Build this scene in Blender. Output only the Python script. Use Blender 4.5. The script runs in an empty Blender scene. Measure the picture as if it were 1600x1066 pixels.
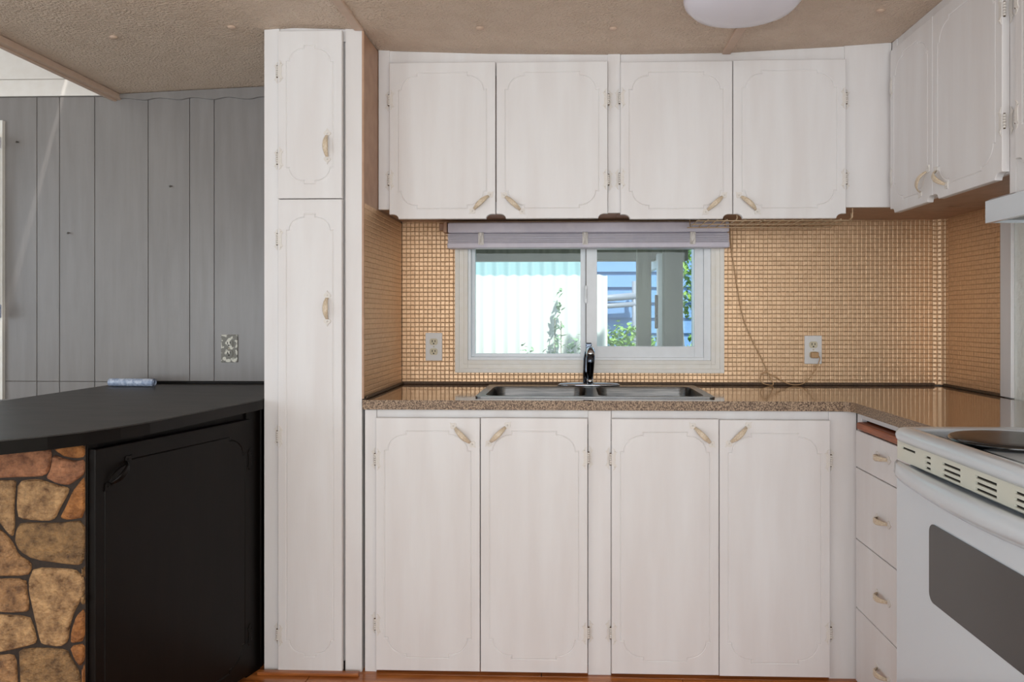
import bpy, bmesh, math, random
from mathutils import Vector, Matrix
random.seed(7)
S = bpy.context.scene
COL = S.collection

# ---------------------------------------------------------------- camera
cd = bpy.data.cameras.new('camera'); cam = bpy.data.objects.new('camera', cd); COL.objects.link(cam)
cd.sensor_width = 36; cd.lens = 36*1196/1600
cd.shift_x = -53/1600; cd.shift_y = -38/1600
cd.clip_start = .05; cd.clip_end = 200
cam.location = (0, 0, 1.21); cam.rotation_euler = (math.radians(90), 0, math.radians(1.91))
S.camera = cam

# ---------------------------------------------------------------- world, sun, area lamps added at unseen window openings
w = bpy.data.worlds.new('world'); S.world = w; w.use_nodes = True
bg = w.node_tree.nodes['Background']; bg.inputs[0].default_value = (.72, .85, 1, 1); bg.inputs[1].default_value = 1.3
def light(name, kind, loc, rot, energy, color=(1, 1, 1), **k):
    d = bpy.data.lights.new(name, kind); d.energy = energy; d.color = color
    for a, b in k.items(): setattr(d, a, b)
    o = bpy.data.objects.new(name, d); COL.objects.link(o); o.location = loc; o.rotation_euler = [math.radians(a) for a in rot]
    return o
light('sun', 'SUN', (0, -5, 9), (38, 0, 20), 4.2, (1, .96, .9), angle=math.radians(1))
light('unseen_rear_window_lamp', 'AREA', (.0, -2.12, 1.35), (90, 0, 0), 64, (.96, .985, 1), shape='RECTANGLE', size=2.5, size_y=1.5)  # area lamp added for a rear window out of view
light('added_rear_left_lamp', 'AREA', (-3.55, -2.12, 1.15), (90, 0, -12), 30, (.9, .96, 1), shape='RECTANGLE', size=1.5, size_y=1.2)  # lamp added behind left to put a sheen on the grey panelling
light('unseen_left_window_lamp', 'AREA', (-4.4, .5, 1.5), (90, 0, -90), 14, (.84, .93, 1), shape='RECTANGLE', size=2.8, size_y=1.5)  # weaker area lamp added for an unseen window on the left
S.view_settings.view_transform = 'Standard'; S.view_settings.look = 'None'
S.view_settings.exposure = -0.08; S.view_settings.gamma = 1; S.view_settings.use_curve_mapping = False

# ---------------------------------------------------------------- materials
def lin(c):
    return tuple((v/255/12.92 if v/255 <= .04045 else ((v/255+.055)/1.055)**2.4) for v in c) + (1,)
def mat(name, c1, c2=None, rough=.5, metal=0, scale=(6, 6, 6), nscale=5, detail=4, bump=0, bscale=None, bdist=.002, coat=0, spec=.5, lo=.35, hi=.65, transm=0, nrough=.5):
    m = bpy.data.materials.new(name); m.use_nodes = True
    nt = m.node_tree; N = nt.nodes; L = nt.links; p = N['Principled BSDF']
    p.inputs['Roughness'].default_value = rough; p.inputs['Metallic'].default_value = metal
    p.inputs['Coat Weight'].default_value = coat; p.inputs['Coat Roughness'].default_value = .06
    p.inputs['Specular IOR Level'].default_value = spec; p.inputs['Transmission Weight'].default_value = transm
    tc = N.new('ShaderNodeTexCoord'); mp = N.new('ShaderNodeMapping'); mp.inputs['Scale'].default_value = scale
    geo = N.new('ShaderNodeNewGeometry')
    L.new(geo.outputs['Position'], mp.inputs['Vector'])
    nz = N.new('ShaderNodeTexNoise'); nz.inputs['Scale'].default_value = nscale; nz.inputs['Detail'].default_value = detail; nz.inputs['Roughness'].default_value = nrough
    L.new(mp.outputs[0], nz.inputs['Vector'])
    rp = N.new('ShaderNodeValToRGB'); rp.color_ramp.elements[0].position = lo; rp.color_ramp.elements[1].position = hi
    rp.color_ramp.elements[0].color = lin(c1); rp.color_ramp.elements[1].color = lin(c2 or c1)
    L.new(nz.outputs['Fac'], rp.inputs['Fac']); L.new(rp.outputs['Color'], p.inputs['Base Color'])
    if bump:
        b = N.new('ShaderNodeBump'); b.inputs['Strength'].default_value = bump; b.inputs['Distance'].default_value = bdist
        if bscale:
            mp2 = N.new('ShaderNodeMapping'); mp2.inputs['Scale'].default_value = bscale
            L.new(geo.outputs['Position'], mp2.inputs['Vector'])
            n2 = N.new('ShaderNodeTexNoise'); n2.inputs['Scale'].default_value = 1; n2.inputs['Detail'].default_value = 3
            L.new(mp2.outputs[0], n2.inputs['Vector']); src = n2.outputs['Fac']
        else: src = nz.outputs['Fac']
        L.new(src, b.inputs['Height']); L.new(b.outputs[0], p.inputs['Normal'])
    return m
M = {}
M['white'] = mat('white_cabinet_paint', (229, 224, 222), (235, 232, 231), .42, scale=(9, 9, 1.2), nscale=1.5, bump=.25, bscale=(230, 230, 9), bdist=.0006)
M['hardware'] = mat('painted_hardware', (224, 216, 208), (230, 225, 219), .4, nscale=60)
M['grip'] = mat('worn_cream_grip', (206, 184, 154), (226, 210, 188), .35, nscale=40)
M['pin'] = mat('dark_hinge_pin', (120, 96, 70), (90, 70, 50), .4, metal=.4, nscale=40)
M['under'] = mat('tan_cabinet_underside', (176, 138, 112), (188, 150, 124), .5, nscale=3)
M['dark'] = mat('dark_gap', (22, 17, 14), (30, 24, 20), .8)
M['ceil'] = mat('stippled_ceiling', (222, 198, 176), (228, 205, 184), .55, nscale=2, bump=1, bscale=(110, 110, 110), bdist=.014)
M['batten'] = mat('ceiling_batten', (200, 172, 150), (206, 178, 158), .5)
M['grey'] = mat('grey_panelling', (133, 128, 125), (141, 136, 133), .3, scale=(14, 14, 1.5), nscale=2, bump=.25, bscale=(160, 160, 6), bdist=.0008)
M['greyback'] = mat('grey_groove', (110, 103, 98), None, .7)
M['gold'] = mat('bronze_gold_tile', (212, 176, 140), (224, 190, 154), .41, metal=.68, nscale=14, bump=.1, bscale=(150, 150, 150), bdist=.0006)
M['goldjoint'] = mat('bronze_gold_joint', (186, 146, 106), (196, 156, 116), .5, metal=.5)
M['caulk'] = mat('dark_caulk', (74, 56, 42), (110, 86, 64), .6, nscale=40)
M['ctop'] = mat('glossy_speckled_laminate', (92, 66, 44), (150, 116, 84), .1, nscale=60, detail=6, coat=.6, spec=.9)
M['cedge'] = mat('speckled_counter_edge', (80, 58, 42), (188, 160, 132), .5, nscale=45, detail=2, bump=.4, bdist=.001, lo=.38, hi=.66)
M['steel'] = mat('brushed_steel', (84, 84, 84), (108, 106, 104), .3, metal=1, scale=(2, 40, 40), nscale=6)
M['chrome'] = mat('chrome', (200, 204, 210), None, .08, metal=1)
M['dkchrome'] = mat('dark_reflection_chrome', (84, 90, 100), None, .14, metal=1)  # the chrome's dark reflections are put into the base colour
M['casing'] = mat('window_casing_paint', (243, 238, 228), (246, 242, 235), .4)
M['vinyl'] = mat('white_vinyl', (236, 239, 242), (240, 243, 246), .35)
M['blind'] = mat('lavender_white_blind', (206, 200, 212), (214, 208, 218), .4)
M['outlet'] = mat('white_plate', (232, 230, 228), None, .35)
M['ivory'] = mat('ivory_receptacle', (214, 204, 176), None, .4)
M['splat'] = mat('paint_splattered_plate', (122, 118, 108), (214, 210, 196), .4, nscale=9, lo=.5, hi=.56)
M['cord'] = mat('tan_cord', (196, 158, 116), None, .5)
M['wire'] = mat('cream_wire', (224, 196, 160), None, .4)
M['black'] = mat('black_paint', (13, 9, 7), (17, 12, 9), .4, scale=(5, 5, 1), spec=.18, bump=.15, bscale=(120, 120, 6), bdist=.0006)
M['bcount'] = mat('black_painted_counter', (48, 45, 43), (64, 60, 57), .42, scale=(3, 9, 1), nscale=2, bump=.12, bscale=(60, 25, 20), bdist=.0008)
M['mortar'] = mat('dark_joint', (40, 29, 22), (54, 40, 30), .8, nscale=20)
M['enamel'] = mat('white_enamel', (214, 220, 226), None, .2, coat=.4)
M['cream'] = mat('cream_vent_plastic', (222, 221, 206), None, .4)
M['ovenglass'] = mat('grey_oven_glass', (54, 51, 49), (60, 56, 54), .12, spec=.6)
M['burner'] = mat('black_burner_cover', (30, 25, 23), (38, 32, 29), .35, coat=.2)
M['burnrim'] = mat('black_burner_rim', (12, 12, 14), None, .15, coat=.5)
M['plaster'] = mat('textured_white_wall', (242, 244, 236), (246, 247, 240), .6, nscale=3, bump=.9, bscale=(38, 38, 38), bdist=.006)
M['roomwall'] = mat('off_white_wall', (224, 221, 216), (230, 227, 222), .6)
M['upperwall'] = mat('white_upper_wall', (240, 234, 226), (244, 239, 232), .6)
M['floor'] = mat('orange_wood_floor', (150, 82, 34), (196, 122, 62), .3, scale=(1.5, 14, 14), nscale=3, coat=.2)
M['bouncefloor'] = mat('pale_bounce_floor', (196, 190, 180), (206, 200, 190), .5, nscale=3)  # pale tone picked for bounced light, only on unseen floor
M['board'] = mat('cutting_board_wood', (134, 68, 36), (176, 100, 58), .45, scale=(14, 2, 30), nscale=3)
M['lamp'] = mat('lamp_glass', (236, 232, 242), None, .25)
M['plastic'] = mat('blue_clear_plastic', (150, 166, 196), (210, 220, 236), .12, nscale=14, coat=.5)
M['nail'] = mat('nail_metal', (92, 86, 80), None, .35, metal=.8)
M['corr'] = mat('white_corrugated_sheet', (204, 212, 208), None, .5)
M['corrblue'] = mat('pale_cyan_corrugated_sheet', (146, 184, 190), None, .5)
M['post'] = mat('grey_green_post', (126, 124, 108), (146, 144, 128), .7, scale=(10, 10, 1))
M['siding'] = mat('blue_siding', (112, 156, 208), (120, 164, 214), .6)
M['ground'] = mat('garden_ground', (92, 96, 66), (130, 126, 96), .9)
M['leaf'] = mat('bush_leaves', (92, 150, 62), (176, 210, 110), .5, nscale=9)
M['leafdk'] = mat('pale_plant_leaves', (120, 158, 120), (168, 200, 160), .5, nscale=9)
M['pipe'] = mat('grey_pipe', (150, 158, 172), None, .4)
STONE = [mat('stone_%d' % i, a, b, .75, nscale=4, detail=12, nrough=.72, bump=1, bscale=(70, 70, 90), bdist=.012, lo=.34, hi=.66) for i, (a, b) in enumerate([
    ((96, 58, 38), (186, 126, 88)), ((84, 54, 32), (192, 144, 96)), ((74, 50, 28), (170, 130, 84)), ((104, 58, 22), (190, 126, 68)), ((92, 60, 34), (206, 162, 112))])]
gl = bpy.data.materials.new('window_glass'); gl.use_nodes = True
nt = gl.node_tree; nt.nodes.clear()
o_ = nt.nodes.new('ShaderNodeOutputMaterial'); mx = nt.nodes.new('ShaderNodeMixShader'); tr = nt.nodes.new('ShaderNodeBsdfTransparent'); gs = nt.nodes.new('ShaderNodeBsdfGlossy')
gs.inputs['Roughness'].default_value = .02; mx.inputs[0].default_value = .015; tr.inputs[0].default_value = (.94, .98, .97, 1)
nt.links.new(tr.outputs[0], mx.inputs[1]); nt.links.new(gs.outputs[0], mx.inputs[2]); nt.links.new(mx.outputs[0], o_.inputs[0])
M['glass'] = gl

# ---------------------------------------------------------------- helpers
def mesh(name, bm, mats, smooth=False):
    bmesh.ops.recalc_face_normals(bm, faces=bm.faces[:])
    me = bpy.data.meshes.new(name); bm.to_mesh(me); bm.free()
    for m in (mats if isinstance(mats, (list, tuple)) else [mats]): me.materials.append(M[m] if isinstance(m, str) else m)
    if smooth:
        for p in me.polygons: p.use_smooth = True
    return me
def link(name, data, parent=None, mw=None):
    """link an object whose world matrix is mw, whatever its parent"""
    o = bpy.data.objects.new(name, data); COL.objects.link(o)
    mw = mw or Matrix.Identity(4)
    o.matrix_basis = mw
    if parent:
        o.parent = parent; o.matrix_parent_inverse = parent.matrix_basis.inverted()
    return o
def obj(name, bm, mats, parent=None, mw=None, smooth=False): return link(name, mesh(name, bm, mats, smooth), parent, mw)
def tag(o, label=None, cat=None, group=None, kind=None):
    if label: o['label'] = label
    if cat: o['category'] = cat
    if group: o['group'] = group
    if kind: o['kind'] = kind
    return o
def thing(name, loc, label, cat, group=None):
    o = bpy.data.objects.new(name, None); COL.objects.link(o); o.empty_display_size = .05
    o.matrix_basis = Matrix.Translation(loc)
    return tag(o, label, cat, group)
def frame(o, u, out):
    u = Vector(u).normalized(); n = Vector(out).normalized()
    return Matrix(((u.x, 0, n.x, o[0]), (u.y, 0, n.y, o[1]), (u.z, 1, n.z, o[2]), (0, 0, 0, 1)))
def B(): return bmesh.new()
def box(bm, x0, x1, y0, y1, z0, z1, bev=0, mi=0):
    t = bmesh.new()
    bmesh.ops.create_cube(t, size=1)
    for v in t.verts: v.co = Vector(((x0+x1)/2+v.co.x*(x1-x0), (y0+y1)/2+v.co.y*(y1-y0), (z0+z1)/2+v.co.z*(z1-z0)))
    if bev: bmesh.ops.bevel(t, geom=t.edges[:], offset=bev, segments=2, affect='EDGES', profile=.5)
    merge(bm, t, mi); return bm
def merge(bm, t, mi=0):
    vm = [bm.verts.new(v.co) for v in t.verts]
    t.verts.index_update()
    for f in t.faces:
        try:
            nf = bm.faces.new([vm[v.index] for v in f.verts]); nf.material_index = mi; nf.smooth = f.smooth
        except ValueError: pass
    t.free()
def tube(bm, pts, r, n=8, mi=0, cap=True):
    pts = [Vector(p) for p in pts]; rs = r if isinstance(r, (list, tuple)) else [r]*len(pts)
    rings = []; up = None
    for i, p in enumerate(pts):
        d = (pts[min(i+1, len(pts)-1)]-pts[max(i-1, 0)]).normalized()
        if up is None: up = Vector((0, 0, 1)) if abs(d.z) < .9 else Vector((1, 0, 0))
        a = d.cross(up)
        if a.length < 1e-4: a = d.cross(Vector((0, 1, 0)))
        a.normalize(); b = a.cross(d).normalized(); up = b
        rings.append([bm.verts.new(p+(a*math.cos(t)+b*math.sin(t))*rs[i]) for t in [2*math.pi*k/n for k in range(n)]])
    for i in range(len(rings)-1):
        for k in range(n):
            f = bm.faces.new((rings[i][k], rings[i][(k+1) % n], rings[i+1][(k+1) % n], rings[i+1][k])); f.smooth = True; f.material_index = mi
    if cap:
        for rg in (rings[0][::-1], rings[-1]):
            f = bm.faces.new(rg); f.material_index = mi
def lathe(bm, prof, c, n=32, mi=0, ax='z', sc=(1, 1)):
    rings = []
    for r, h in prof:
        rg = []
        for k in range(n):
            a = 2*math.pi*k/n; p, q = r*math.cos(a)*sc[0], r*math.sin(a)*sc[1]
            rg.append(bm.verts.new((c[0]+p, c[1]+q, c[2]+h) if ax == 'z' else (c[0]+p, c[1]+h, c[2]+q)))
        rings.append(rg)
    for i in range(len(rings)-1):
        for k in range(n):
            f = bm.faces.new((rings[i][k], rings[i][(k+1) % n], rings[i+1][(k+1) % n], rings[i+1][k])); f.smooth = True; f.material_index = mi
    for rg in (rings[0][::-1], rings[-1]):
        f = bm.faces.new(rg); f.material_index = mi
def loop_edges(bm, vs): return [bm.edges.new((vs[i], vs[(i+1) % len(vs)])) for i in range(len(vs))]
def fill(bm, loops, mi=0):
    es = []
    for vs in loops:
        for i in range(len(vs)):
            a, b = vs[i], vs[(i+1) % len(vs)]
            e = bm.edges.get((a, b)) or bm.edges.new((a, b)); es.append(e)
    r = bmesh.ops.triangle_fill(bm, use_beauty=True, use_dissolve=False, edges=es)
    for g in r['geom']:
        if isinstance(g, bmesh.types.BMFace): g.material_index = mi
def slab(bm, outer, holes, h0, h1, fn, mi_top=0, mi_side=0):
    """extruded polygon with holes; fn(a, b, h) -> 3D point"""
    lo = [[bm.verts.new(fn(a, b, h0)) for a, b in lp] for lp in [outer]+holes]
    hi = [[bm.verts.new(fn(a, b, h1)) for a, b in lp] for lp in [outer]+holes]
    for l, h in zip(lo, hi):
        for i in range(len(l)):
            j = (i+1) % len(l); f = bm.faces.new((l[i], l[j], h[j], h[i])); f.material_index = mi_side
    fill(bm, hi, mi_top); fill(bm, lo, mi_side)
def offset(path, d):
    n = len(path); out = []
    for i in range(n):
        p0, p1, p2 = Vector(path[i-1]), Vector(path[i]), Vector(path[(i+1) % n])
        a = (p1-p0).normalized(); b = (p2-p1).normalized()
        na, nb = Vector((-a.y, a.x)), Vector((-b.y, b.x)); m = na+nb
        if m.length < .2: m = na
        m.normalize(); k = max(.5, m.dot(na)); q = p1+m*(d/k); out.append((q.x, q.y))
    return out
def rect(a0, a1, b0, b1): return [(a0, b0), (a1, b0), (a1, b1), (a0, b1)]
def rrect(a0, a1, b0, b1, r, n=5):
    out = []
    for cx, cy, s in ((a1-r, b0+r, -90), (a1-r, b1-r, 0), (a0+r, b1-r, 90), (a0+r, b0+r, 180)):
        for k in range(n+1):
            t = math.radians(s+90*k/n); out.append((cx+r*math.cos(t), cy+r*math.sin(t)))
    return out

# ---- cabinet furniture
def groove_path(w, h, mx, my, a, b, s):
    """rounded panel outline with small steps where each corner arc starts and ends (counter-clockwise)"""
    x0, x1, y0, y1 = mx, w-mx, my, h-my
    def arc(cx, cy, st):
        pts = []
        for k in range(1, 8):
            t = math.radians(st+90*k/8); pts.append((cx+(a-s)*math.cos(t), cy+(b-s)*math.sin(t)))
        return pts
    P = [(x0+a, y0), (x1-a, y0), (x1-a, y0+s)]
    P += arc(x1-a, y0+b, -90) + [(x1-s, y0+b), (x1, y0+b), (x1, y1-b), (x1-s, y1-b)]
    P += arc(x1-a, y1-b, 0) + [(x1-a, y1-s), (x1-a, y1), (x0+a, y1), (x0+a, y1-s)]
    P += arc(x0+a, y1-b, 90) + [(x0+s, y1-b), (x0, y1-b), (x0, y0+b), (x0+s, y0+b)]
    P += arc(x0+a, y0+b, 180) + [(x0+a, y0+s)]
    return P
def door_mesh(w, h, t=.019, scallop=False, groove=(.032, .038, .07, .062, .011), m='white'):
    bm = B()
    if scallop:
        nw, nh = .034, .017
        L_ = [(0, nh)] + [(nw*.35, nh)] + [(nw*(.35+.65*math.sin(math.radians(90*k/6))), nh*math.cos(math.radians(90*k/6))) for k in range(1, 7)]
        R_ = [(w-x, y) for x, y in L_][::-1]
        out = L_ + R_ + [(w, h), (0, h)]
    else: out = rect(0, w, 0, h)
    c = .0018
    # outer side, a small eased edge, the front with its routed groove
    ol = [bm.verts.new((x, y, 0)) for x, y in out]; om = [bm.verts.new((x, y, t-c)) for x, y in out]
    of = [bm.verts.new((x, y, t)) for x, y in offset(out, c)]
    n = len(out)
    for A, Bq in ((ol, om), (om, of)):
        for i in range(n): bm.faces.new((A[i], A[(i+1) % n], Bq[(i+1) % n], Bq[i]))
    bm.faces.new(ol[::-1])
    if groove:
        g = groove_path(w, h, *groove)
        lo_, lc, li = [[bm.verts.new((x, y, z)) for x, y in pp] for pp, z in ((offset(g, -.0024), t), (g, t-.0022), (offset(g, .0024), t))]
        k = len(g)
        for A, Bq in ((lo_, lc), (lc, li)):
            for i in range(k): bm.faces.new((A[i], A[(i+1) % k], Bq[(i+1) % k], Bq[i]))
        fill(bm, [of, lo_]); fill(bm, [li])
    else: bm.faces.new(of)
    return mesh('door', bm, m)
def handle_mesh(name, mats):
    bm = B()
    half = [(.061, .0), (.054, .0035), (.049, .0095), (.044, .0125), (.039, .0105), (.036, .006), (.0335, .0062)]
    for s in (1, -1):
        pl = [(s*a, b) for a, b in half] + [(s*a, -b) for a, b in half[1:]][::-1]
        slab(bm, pl, [], 0, .003, lambda a, b, h: (a, b, h))
        lathe(bm, [(.0032, .003), (.0026, .0048), (.0008, .0052)], (s*.044, 0, 0), 8)
    prev = None; n = 14
    for i in range(n+1):
        q = -1+2*i/n; u = .036*q; hgt = .003+.019*(1-abs(q)**2.4); wd = .0045+.0045*math.cos(q*math.pi/2)
        prof = [(-wd, 0), (-wd, .003), (-wd*.55, .0055), (-wd*.2, .0045), (wd*.2, .0045), (wd*.55, .0055), (wd, .003), (wd, 0)]
        rg = [bm.verts.new((u, b, hgt+c)) for b, c in prof]
        if prev:
            for k in range(8):
                f = bm.faces.new((prev[k], prev[(k+1) % 8], rg[(k+1) % 8], rg[k])); f.material_index = 1; f.smooth = True
        else: bm.faces.new(rg).material_index = 1
        prev = rg
    bm.faces.new(prev[::-1]).material_index = 1
    return mesh(name, bm, mats)
HANDLE = handle_mesh('handle', ['hardware', 'grip']); HANDLE_BLACK = handle_mesh('handle', ['black', 'black'])
def hinge_mesh(mats, t=.019):
    """origin on the frame at the door's left edge, door towards +u"""
    bm = B()
    leaf = [(.001, -.018), (.006, -.022), (.007, -.031), (.0035, -.038), (.010, -.0345), (.0135, -.027), (.019, -.024), (.0155, -.02), (.0125, -.012),
            (.0135, 0), (.0125, .012), (.0155, .02), (.019, .024), (.0135, .027), (.010, .0345), (.0035, .038), (.007, .031), (.006, .022), (.001, .018)]
    slab(bm, leaf, [], t, t+.0018, lambda a, b, h: (a, b, h))
    slab(bm, [(-a-.001, b) for a, b in leaf], [], .0002, .002, lambda a, b, h: (a, b, h))
    for s in (-.026, .026):
        lathe(bm, [(.0022, t+.0018), (.0015, t+.003), (.0004, t+.0032)], (.0105, s, 0), 7)
    for i in range(5):
        y = -.018+.0074*i; tb = [(-.0035, y, t-.004), (-.0035, y+.0066, t-.004)]
        tube(bm, tb, .0042, 8, 0)
    tube(bm, [(-.0035, -.0205, t-.004), (-.0035, .0205, t-.004)], .0028, 8, 1)
    return mesh('hinge', bm, mats)
HINGE = hinge_mesh(['hardware', 'pin']); HINGE_BLACK = hinge_mesh(['black', 'black'])
def door(parent, F, u0, u1, v0, v1, hinge=None, hv=(), handle=None, scallop=False, groove=(.032, .038, .07, .062, .011), name='door', black=False, w0=0):
    """a door on the cabinet face F; hinge 'l'/'r'; handle = (u, v, angle)"""
    me = door_mesh(u1-u0, v1-v0, scallop=scallop, groove=groove, m='black' if black else 'white')
    d = link(name, me, parent, F @ Matrix.Translation((u0, v0, w0)))
    for v in hv:
        mw = F @ Matrix.Translation((u0 if hinge == 'l' else u1, v, w0))
        if hinge == 'r': mw = mw @ Matrix.Rotation(math.pi, 4, 'Z')
        link('hinge', HINGE_BLACK if black else HINGE, d, mw)
    if handle:
        link('handle', HANDLE_BLACK if black else HANDLE, d, F @ Matrix.Translation((handle[0], handle[1], w0+.019)) @ Matrix.Rotation(math.radians(handle[2]), 4, 'Z'))
    return d
def fbox(name, parent, F, u0, u1, v0, v1, w0, w1, m='white', bev=.0015):
    return obj(name, box(B(), u0, u1, v0, v1, w0, w1, bev), m, parent, F)

# ---------------------------------------------------------------- the room shell
YB, XL, XR, ZC = 3.18, -.71, 1.52, .928
def struct(o): o['kind'] = 'structure'; return o
# floor: a subfloor with wooden planks laid on it
fl = struct(obj('floor', box(B(), -4.6, 1.62, -2.3, 3.28, -.12, -.012), 'dark'))
pw, pl = .088, 1.25
pm = mesh('plank', box(B(), 0, pl-.002, 0, pw-.0015, -.012, 0, .0012), 'floor')
for r in range(15):
    y = 2.66-(r+1)*pw
    for c in range(3):
        link('plank', pm, fl, Matrix.Translation((-2.1+c*pl+((r*.47) % 1)*pl*.8-.5, y, 0)))
rest = B(); box(rest, -4.6, 1.52, -2.3, 2.66-15*pw-.002, -.012, -.0005); box(rest, -4.6, 1.52, 2.66, 3.18, -.012, -.002)
box(rest, -4.6, -2.62, 2.66-15*pw, 2.66, -.012, -.001)
obj('bounce_flooring', rest, 'bouncefloor', fl)  # unseen pale floor, added to bounce light up at the ceiling
# back wall with the kitchen window opening and the dining window opening
WIN = (-.435, .545, 1.02, 1.53)
wb = B(); slab(wb, [(-4.6, -.1), (1.62, -.1), (1.62, 2.5), (-1.93, 2.5), (-1.93, 3.1), (-4.6, 3.1)], [rect(*WIN), rect(-3.35, -2.5, .95, 1.95)], YB, YB+.1, lambda a, b, h: (a, h, b))
wall_back = struct(obj('wall_back', wb, 'greyback'))
struct(obj('wall_right', box(B(), XR, XR+.1, -2.3, YB+.1, -.1, 2.5), 'plaster'))
wall_right = bpy.data.objects['wall_right']
# walls behind and beside the camera, with invented window openings for the added lamps
wr = B(); slab(wr, rect(-4.6, 1.62, -.1, 3.1), [rect(-1.3, 1.3, .5, 2.13), rect(-4.35, -2.75, .5, 1.8)], -2.3, -2.2, lambda a, b, h: (a, h, b))
struct(obj('wall_rear', wr, 'roomwall'))
wl = B(); slab(wl, rect(-2.3, 3.28, -.1, 3.1), [rect(-1, 2, .7, 2.3)], -4.6, -4.5, lambda a, b, h: (h, a, b))
struct(obj('wall_left', wl, 'roomwall'))
# low stippled ceiling, a little wavy from side to side
CX = [(-1.92, 2.15), (-1.3, 2.176), (-.95, 2.199), (-.71, 2.19), (-.3, 2.174), (.13, 2.166), (.55, 2.167), (1.0, 2.187), (1.13, 2.195), (1.62, 2.2)]
def ceil_z(x):
    for (a, za), (b, zb) in zip(CX, CX[1:]):
        if a <= x <= b: return za+(zb-za)*(x-a)/(b-a)
    return 2.15
cb = B(); rows = []
for y in (-2.3, 3.28):
    rows.append([cb.verts.new((x, y, z)) for x, z in CX] + [cb.verts.new((x, y, 2.5)) for x, z in CX[::-1]])
k = len(rows[0])
for i in range(k): cb.faces.new((rows[0][i], rows[0][(i+1) % k], rows[1][(i+1) % k], rows[1][i]))
cb.faces.new(rows[0]); cb.faces.new(rows[1][::-1])
ceiling = struct(obj('ceiling', cb, 'ceil'))
struct(obj('ceiling_vault', box(B(), -4.6, -1.94, -2.3, 3.28, 2.95, 3.1), 'upperwall'))
tb = B(); box(tb, -1.935, -1.92, -2.2, YB, 2.12, 2.95, .002); box(tb, -1.95, -1.90, -2.2, YB-.002, 2.125, 2.15, .004); box(tb, -1.945, -1.935, -2.2, YB-.002, 2.15, 2.19, .003)
struct(obj('trim_1', tb, 'batten'))
# ceiling battens and fastener buttons
for x, y0, lbl in ((-.722, -2.2, 'left'), (.56, -2.2, 'right')):
    bm = B(); z = ceil_z(x); box(bm, x-.016, x+.016, y0, 2.58 if x < 0 else 2.79, z-.009, z+.003, .004)
    struct(obj('trim_2' if x < 0 else 'trim_3', bm, 'batten'))
for i, (x, y, lb) in enumerate([(-1.143, 2.54, 'small beige ceiling fastener button left of the tall pantry cabinet'), (-1.56, 2.56, 'small beige ceiling fastener button nearest the grey wall corner'),
                                (-.305, 2.545, 'small beige ceiling fastener button above the left pair of wall cabinet doors'), (.138, 2.543, 'small beige ceiling fastener button above the gap between wall cabinets'), (.985, 2.474, 'small beige ceiling fastener button near the right corner cabinet')]):
    z = ceil_z(x); bm = B(); lathe(bm, [(.014, .002), (.0135, -.003), (.009, -.006), (.003, -.0075)], (x, y, z), 14)
    tag(obj('ceiling_button', bm, 'batten'), lb, 'button', 'ceiling fastener buttons')
# white upper wall above the panelling: horizontal boards
for i, (z0, z1) in enumerate(((2.145, 2.215), (2.217, 2.42), (2.422, 2.63), (2.632, 2.95))):
    obj('plank', box(B(), -4.5, -1.94, YB-.012, YB, z0, z1, .002), 'upperwall', wall_back)
# grey vertical panelling boards
gx = [-2.5, -2.265, -2.167, -2.015, -1.785, -1.607, -1.502, -1.2, -1.05]
for a, b in zip(gx, gx[1:]):
    for z0, z1 in (((.0, 2.14),) if a > -1.98 else ((0, .935), (.9365, 2.14))):
        obj('plank', box(B(), a+.0012, b-.0012, YB-.009, YB, z0, z1, .0015), 'grey', wall_back)
for z0, z1 in ((0, .95), (1.95, 2.14)):
    obj('plank', box(B(), -4.5, -2.5, YB-.009, YB, z0, z1, .0015), 'grey', wall_back)
obj('plank', box(B(), -4.5, -3.35, YB-.009, YB, .95, 1.95, .0015), 'grey', wall_back)
# scalloped moulding at the top of the panelling
sc = []
for i in range(0, 121):
    x = -1.935+(.885)*i/120; ph = ((x+1.935) % .147)/.147
    sc.append((x, 2.122+.009*(.5-.5*math.cos(2*math.pi*ph**.7))))
sc += [(-1.05, 2.185), (-1.3, 2.172), (-1.6, 2.16), (-1.935, 2.146)]
bm = B(); slab(bm, sc, [], YB-.021, YB-.009, lambda a, b, h: (a, h, b))
struct(obj('trim_4', bm, 'grey'))

# embossed bronze tile sheets
def tiles(bm, a0, a1, b0, b1, fn, holes=(), p=.018, jit=.010):
    """fn(a, b, h) -> 3D; every tile is a low raised pillow"""
    na, nb = int(round((a1-a0)/p)), int(round((b1-b0)/p)); pa, pb = (a1-a0)/na, (b1-b0)/nb
    for i in range(na):
        for j in range(nb):
            x0, x1, y0, y1 = a0+i*pa, a0+(i+1)*pa, b0+j*pb, b0+(j+1)*pb
            if any(x1 > h[0] and x0 < h[1] and y1 > h[2] and y0 < h[3] for h in holes): continue
            g, q = .0004, .0023; tx, ty = random.gauss(0, jit)*.006, random.gauss(0, jit)*.006
            def V(x, y, h): return bm.verts.new(fn(x, y, h))
            A = [V(x0+g, y0+g, .0005), V(x1-g, y0+g, .0005), V(x1-g, y1-g, .0005), V(x0+g, y1-g, .0005)]
            T = [V(x0+q, y0+q, .0014-tx-ty), V(x1-q, y0+q, .0014+tx-ty), V(x1-q, y1-q, .0014+tx+ty), V(x0+q, y1-q, .0014-tx+ty)]
            for k in range(4):
                f = bm.faces.new((A[k], A[(k+1) % 4], T[(k+1) % 4], T[k])); f.smooth = False
            bm.faces.new(T)
    v = [bm.verts.new(fn(x, y, -.001)) for x, y in rect(a0, a1, b0, b1)]
    if not holes: bm.faces.new(v).material_index = 1
    else:
        h = holes[0]; hv = [bm.verts.new(fn(x, y, -.001)) for x, y in rect(*h)]; fill(bm, [v, hv], 1)
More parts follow.
